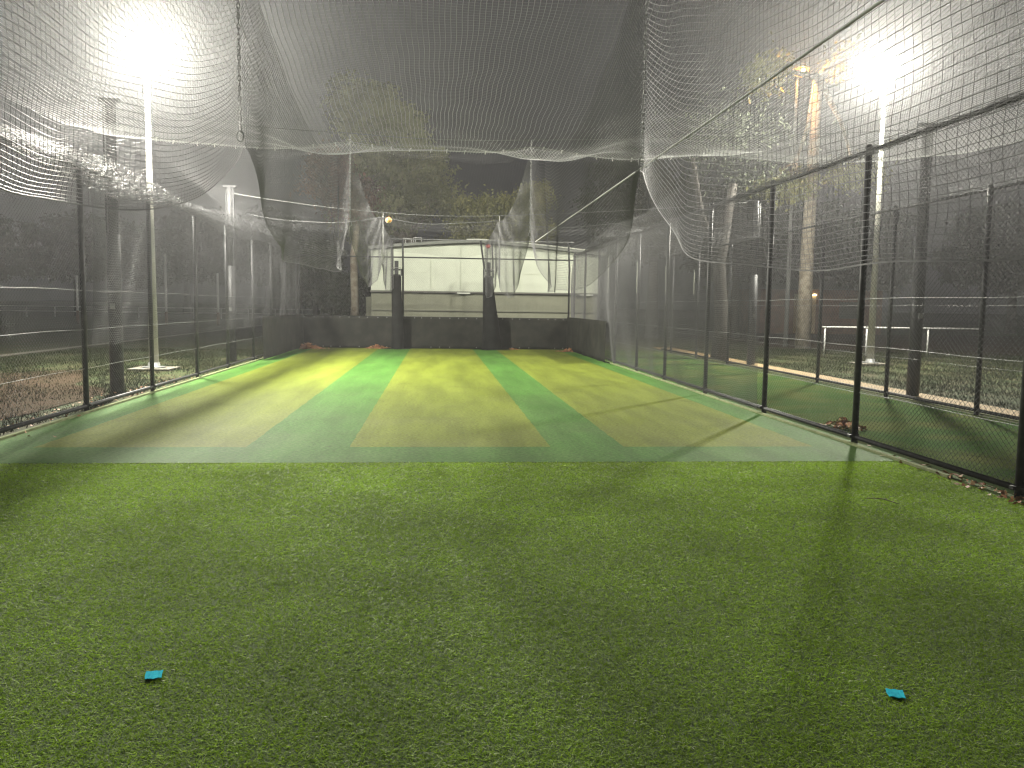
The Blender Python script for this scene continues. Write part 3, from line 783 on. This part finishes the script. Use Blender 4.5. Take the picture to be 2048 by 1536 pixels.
for i, (x, y, s, rz, lab) in enumerate(far):
    o = td if i == 0 else copy_tree(td)
    place(o, (x, y, -.03), lab, "dark trees around the field", s, rz)
o = copy_tree(td); place(o, (-6.0, 43, -.03), "small dark tree left of the shed, just behind the back fence", "dark trees around the field", .52, 1.4)
o = copy_tree(td); place(o, (-3.7, 40, -.03), "dark shrub like tree against the left end of the shed", "dark trees around the field", .34, 3.0)
for i, (x, y, s, rz, lab) in enumerate([(30, 58, 1.0, .6, "dark tree left of the lit house wall"), (44, 62, 1.1, 2.2, "dark tree behind the white pipe rail on the right"), (56, 66, 1.2, 4, "dark tree at the right edge beyond the bare earth"), (22, 56, 1.15, 3.3, "dark tree between the orange lamp and the broad gum tree")]):
    o = copy_tree(td); place(o, (x, y, -.03), lab, "dark trees around the field", s, rz)
# bare timber trunk left of the shed
mb = MB(); mb.tube([(0, 0, -.1), (.02, 0, 1.8), (-.03, 0, 3.6), (.10, .1, 5.0)], [.21, .17, .15, .12], 12)
t = empty("tree_stump_trunk", (-3.55, 37.2, 0), "bare grey brown tree trunk standing left of the shed", "tree"); mb.build("trunk", M_bark, t, None, True)
def dark_trunk(x, y, label, r=.22, h=5.5):
    mb = MB(); mb.tube([(0, 0, -.1), (.05, 0, 1.0), (-.1, 0, 3), (.25, 0, h)], [r*1.35, r, r*.85, r*.6], 10)
    mb.tube([(-.1, 0, 3), (-.7, .1, 4.6), (-1.0, .2, h+.8)], [r*.6, r*.45, r*.3], 8)
    return mb
t = empty("tree", (8.9, 26.2, -.03), "dark tree with a thick leaning trunk beside the far end of the path", "tree"); dark_trunk(0, 0, "").build("trunk", M_barkd, t, None, True)
g_ = np.random.default_rng(77); nl = 2200
Cc = np.array([(.3, 0, 6.4), (-1.1, .2, 6.6), (1.1, .2, 5.8), (-.2, 0, 7.3), (.9, 0, 7.2)])[g_.integers(0, 5, nl)]
P = Cc+g_.normal(size=(nl, 3))*np.array([.65, .6, .5]); d = g_.normal(size=(nl, 3)); d[:, 2] -= 1; d /= np.linalg.norm(d, axis=1)[:, None]; s = np.cross(d, g_.normal(size=(nl, 3))); s /= np.linalg.norm(s, axis=1)[:, None]
V = np.stack([P, P+d*.07+s*.022, P+d*.14, P+d*.07-s*.022], 1).reshape(-1, 3)
link("crown", np_mesh("crown", V, np.arange(nl)[:, None]*4+np.array([[0, 1, 2, 3]])), M_leafd, t)

# ------------------------------------------------------------ background things
# orange lit street lamp
t = empty("street_lamp", (15.0, 35.3, 0), "street lamp with an orange light high beside the bare gum tree", "street lamp")
mb = MB(); mb.tube([(0, .25, -.05), (0, .25, 11.2), (0, .0, 11.6)], [.10, .06, .05], 10); mb.build("pole", M_galv, t, None, True)
mb = MB(); mb.lathe([(.001, .26), (.20, .20), (.36, .03), (.35, 0)], 16, c=(0, -.12, 11.55)); h_ = mb.build("lamp_head", M_galv, t, None, True)
mb = MB(); mb.lathe([(.34*math.cos(a), -.32*math.sin(a)) for a in np.linspace(0, 1.55, 6)], 16, c=(0, -.12, 11.55)); mb.build("halo_globe", emit("amber_halo", (1, .36, .05), 2.4), h_, None, True)  # glowing shell added to imitate the orange halo around the bulb
mb = MB(); mb.lathe([(max(.001, .12*math.sin(a)), -.12*math.cos(a)) for a in np.linspace(0, math.pi, 8)], 14, c=(0, -.42, 11.36)); mb.build("bulb", M_orl, h_, None, True)
# distant small street lamps
pts = [(-27.0, 150, "distant street lamp seen just right of the left floodlight pole", 8.6), (-45.5*.64, 150, None, 8.6)]
lampx = [(356, 521), (541, 524), (566, 524), (622, 537), (646, 537)]
far_l = ["tiny distant lamp right of the second goal post", "distant lamp pair, its left one, above the left fence", "distant lamp pair, its right one, above the left fence", "distant lamp in the far left corner opening, the left of two", "distant lamp in the far left corner opening, nearer the swagged net"]
l0 = None
for (px, py), lab in zip(lampx, far_l):
    Yd = 140.; x = (px-874)/1700*Yd*1.0; z = EYE+(603-py)/1700*Yd
    if l0 is None:
        l0 = empty("street_lamp", (0, 0, 0))
        mb = MB(); mb.tube([(0, 0, -z), (0, 0, 0), (.6, 0, .15)], .08, 6); mb.build("pole", M_galv, l0)
        mb = MB(); mb.box((.7, 0, .12), (.75, .3, .10)); mb.build("lamp_head", M_far, l0)
        o = l0
    else: o = copy_tree(l0)
    o.location = (x, Yd, z); tag(o, lab, "street lamp", "distant street lamps across the field")
# goal posts
gp = None
for (x, h, lab) in ((-24.6, 3.3, "leftmost white goal post on the dark field"), (-18.7, 4.9, "tallest white goal post, just right of the floodlight pole"), (-15.2, 3.6, "rightmost and short white goal post on the dark field")):
    mb = MB(); mb.tube([(0, 0, 0), (0, 0, h)], .075, 10); o = mb.build("goal_post", M_white, None, (x, 61, -.03), True)
    mb = MB(); mb.tube([(0, 0, 0), (0, 0, .9)], .10, 10); mb.build("base_sleeve", M_leafr, o, None, True)
    tag(o, lab, "goal post", "white goal posts on the field")
# white two rail fence across the field
t = empty("rail_fence", (-34, 84, 0), "low white two rail fence across the far side of the field", "fence")
for z in (.52, .98):
    mb = MB(); mb.tube([(-30, 0, z), (29.5, 0, z)], .045, 6); mb.build("rail", M_white, t)
p0 = None
for k in range(24):
    if p0 is None: mb = MB(); mb.tube([(0, 0, -.03), (0, 0, 1.0)], .05, 6); p0 = mb.build("post", M_white, t, (-30, 0, 0))
    else: c = p0.copy(); COL.objects.link(c); c.parent = t; c.location = (-30+k*2.55, 0, 0)
# white pipe rail on the bare earth, right
t = empty("pipe_rail", (17, 29.5, 0), "white pipe barrier rail on the bare earth at the right", "barrier")
mb = MB(); mb.tube([(-3.2, 0, 1.0), (2.6, -.5, 1.0)], .028, 8); mb.build("top_rail", M_white, t, None, True)
for xx in (-3.1, -1.6, .6, 2.55):
    mb = MB(); mb.tube([(xx, -.25-.086*xx+.0, -.03), (xx, -.25-.086*xx, .99)], .03, 8); mb.build("post", M_white, t, None, True)
# house
t = empty("house", (25.3, 55, 0), "small house with a lit cream wall between the trees on the right", "house")
mb = MB(); mb.box((0, 2.5, 1.5), (9, 5, 3.0)); mb.build("wall", M_brick, t)
mb = MB(); mb.box((-.9, -.04, 1.35), (1.5, .06, 2.6)); mb.build("lit_wall_patch", M_cream, t)  # paler panel standing for the lamplit patch of wall
mb = MB(); V = [(-5, -.5, 2.95), (5, -.5, 2.95), (5, 5.5, 2.95), (-5, 5.5, 2.95), (-3, 2.5, 4.6), (3, 2.5, 4.6)]
mb.add(V, [(0, 1, 5, 4), (1, 2, 5), (2, 3, 4, 5), (3, 0, 4), (3, 2, 1, 0)]); mb.build("roof", M_roofm, t)
mb = MB(); mb.box((2.2, -.05, 1.6), (1.4, .05, 1.1)); mb.build("window", M_gut, t)
mb = MB(); mb.lathe([(.001, .12), (.12, .1), (.14, 0)], 10, c=(-.3, -.15, 2.55)); lamp_ = mb.build("porch_lamp", emit("porch_glow", (1, .75, .4), 12), t)

# ------------------------------------------------------------ small things
def ball(x, y, z, m, label, r=.075):
    V = []; F = []; n, k = 16, 10
    mb = MB(); mb.lathe([(max(.001, r*math.sin(a)), -r*math.cos(a)) for a in np.linspace(0, math.pi, k)], n)
    o = mb.build("ball", m, None, (x, y, z), True)
    s = MB(); s.tube([(r*1.005*math.cos(a), r*1.005*math.sin(a)*.35, r*1.005*math.sin(a)*.94) for a in np.linspace(0, 6.283, 25)], .003, 5, cap=False); s.build("seam", M_rope, o)
    tag(o, label, "ball", "balls caught in the net")
ball(-1.30, 23.2, float(roof_z(np.array([-1.30]), np.array([23.2]))[0])-.02, M_orange, "orange and yellow ball caught in the roof net near the far left hanging cord", .085)
ball(1.82, 30.9, 3.72, M_red, "red ball caught in the net at the top of the back fence", .085)
for (x, y, rz, lab) in ((-1.20, 3.63, .22, "cyan marker patch on the turf at the lower left"), (1.92, 3.27, -.30, "cyan marker patch on the turf at the lower right")):
    r = random.Random(x); V = []; nx = 8
    for j in range(3):
        for i in range(nx+1):
            u = (i/nx-.5)*.066; vv = (j/2-.5)*.078+.004*math.sin(i*1.3+j)
            V.append((u+.003*r.uniform(-1, 1), vv, .007+.001*math.sin(i*.9)+.001*r.random()))
    F = [(j*(nx+1)+i, j*(nx+1)+i+1, (j+1)*(nx+1)+i+1, (j+1)*(nx+1)+i) for j in range(2) for i in range(nx)]
    mb = MB(); mb.add(V, F); o = mb.build("turf_marker", M_blue, None, (x, y, 0)); o.rotation_euler = (0, 0, rz)
    so = o.modifiers.new("t", 'SOLIDIFY'); so.thickness = .003
    tag(o, lab, "marker", "cyan markers on the turf")
mb = MB(); mb.tube([(-.10, .12, .016), (-.03, .10, .022), (.03, .04, .026), (.07, -.04, .018), (.09, -.08, .012)], [.003, .0045, .005, .004, .002], 6)
mb.tube([(.03, .04, .026), (.06, .05, .03)], .002, 5)
tag(mb.build("twig", M_twig, None, (3.72, 6.68, 0), True), "thin curved twig lying on the green turf near the right fence", "twig")
def leaves(name, x, y, sx, sy, hz, n, label, size=.05, white=0):
    g = np.random.default_rng(int(abs(x*100+y))); P = np.stack([g.normal(size=n)*sx, g.normal(size=n)*sy, g.random(n)*0], -1)
    P[:, 2] = np.exp(-(P[:, 0]/sx)**2/2-(P[:, 1]/sy)**2/2)*hz*g.random(n)+.008
    d = g.normal(size=(n, 3))*np.array([1, 1, .45]); d /= np.linalg.norm(d, axis=1)[:, None]
    s = np.cross(d, g.normal(size=(n, 3))*np.array([.4, .4, 1])); s /= np.linalg.norm(s, axis=1)[:, None]
    L_ = size*g.uniform(.5, 1.4, n)[:, None]; W = L_*.3
    V = np.stack([P-d*L_*.5, P+s*W, P+d*L_*.5+np.array([0, 0, .006]), P-s*W], 1).reshape(-1, 3); V[:, 2] = np.maximum(V[:, 2], .004)
    o = link(name, np_mesh(name, V, np.arange(n)[:, None]*4+np.array([[0, 1, 2, 3]])), M_dead, None, (x, y, 0))
    tag(o, label, "leaves", kind="stuff")
leaves("leaf_pile", -4.55, 30.5, .26, .20, .20, 420, "large heap of brown leaves in the far left corner", .09)
leaves("leaf_pile", -2.15, 31.0, .20, .10, .14, 220, "small heap of brown leaves left of the left padded post", .09)
leaves("leaf_pile", 4.70, 29.9, .20, .14, .12, 240, "heap of brown leaves in the far right corner", .09)
leaves("leaf_pile", 2.75, 31.0, .10, .06, .06, 60, "few brown leaves right of the right padded post", .07)
leaves("leaf_pile", 5.50, 11.0, .12, .20, .16, 90, "red brown leaf heap in the neighbouring lane behind the right fence", .10)
leaves("leaf_litter", 4.97, 7.0, .07, 1.1, .02, 150, "scattered dry leaves along the foot of the right fence near the camera", .06)
leaves("leaf_litter", -5.3, 13.0, .22, 3.5, .02, 320, "scattered dry leaves outside the left fence", .05)

# ------------------------------------------------------------ haze added to stand for lens glare around the lamps
GLARE_HAZE = 0.0019
mb = MB(); mb.box((0, 64, 8), (200, 190, 18.2)); hz = mb.build("haze", [])
hm = bpy.data.materials.new("glare_haze"); hm.use_nodes = True; nt = hm.node_tree
nt.nodes.remove(nt.nodes["Principled BSDF"]); pv = nt.nodes.new("ShaderNodeVolumePrincipled")
pv.inputs["Density"].default_value = GLARE_HAZE; pv.inputs["Color"].default_value = (.93, .93, .95, 1); pv.inputs["Anisotropy"].default_value = .70
nt.links.new(pv.outputs[0], nt.nodes["Material Output"].inputs["Volume"])
hz.data.materials.clear(); hz.data.materials.append(hm)
tag(hz, "thin added haze standing for glare around the floodlights", "haze", kind="stuff")
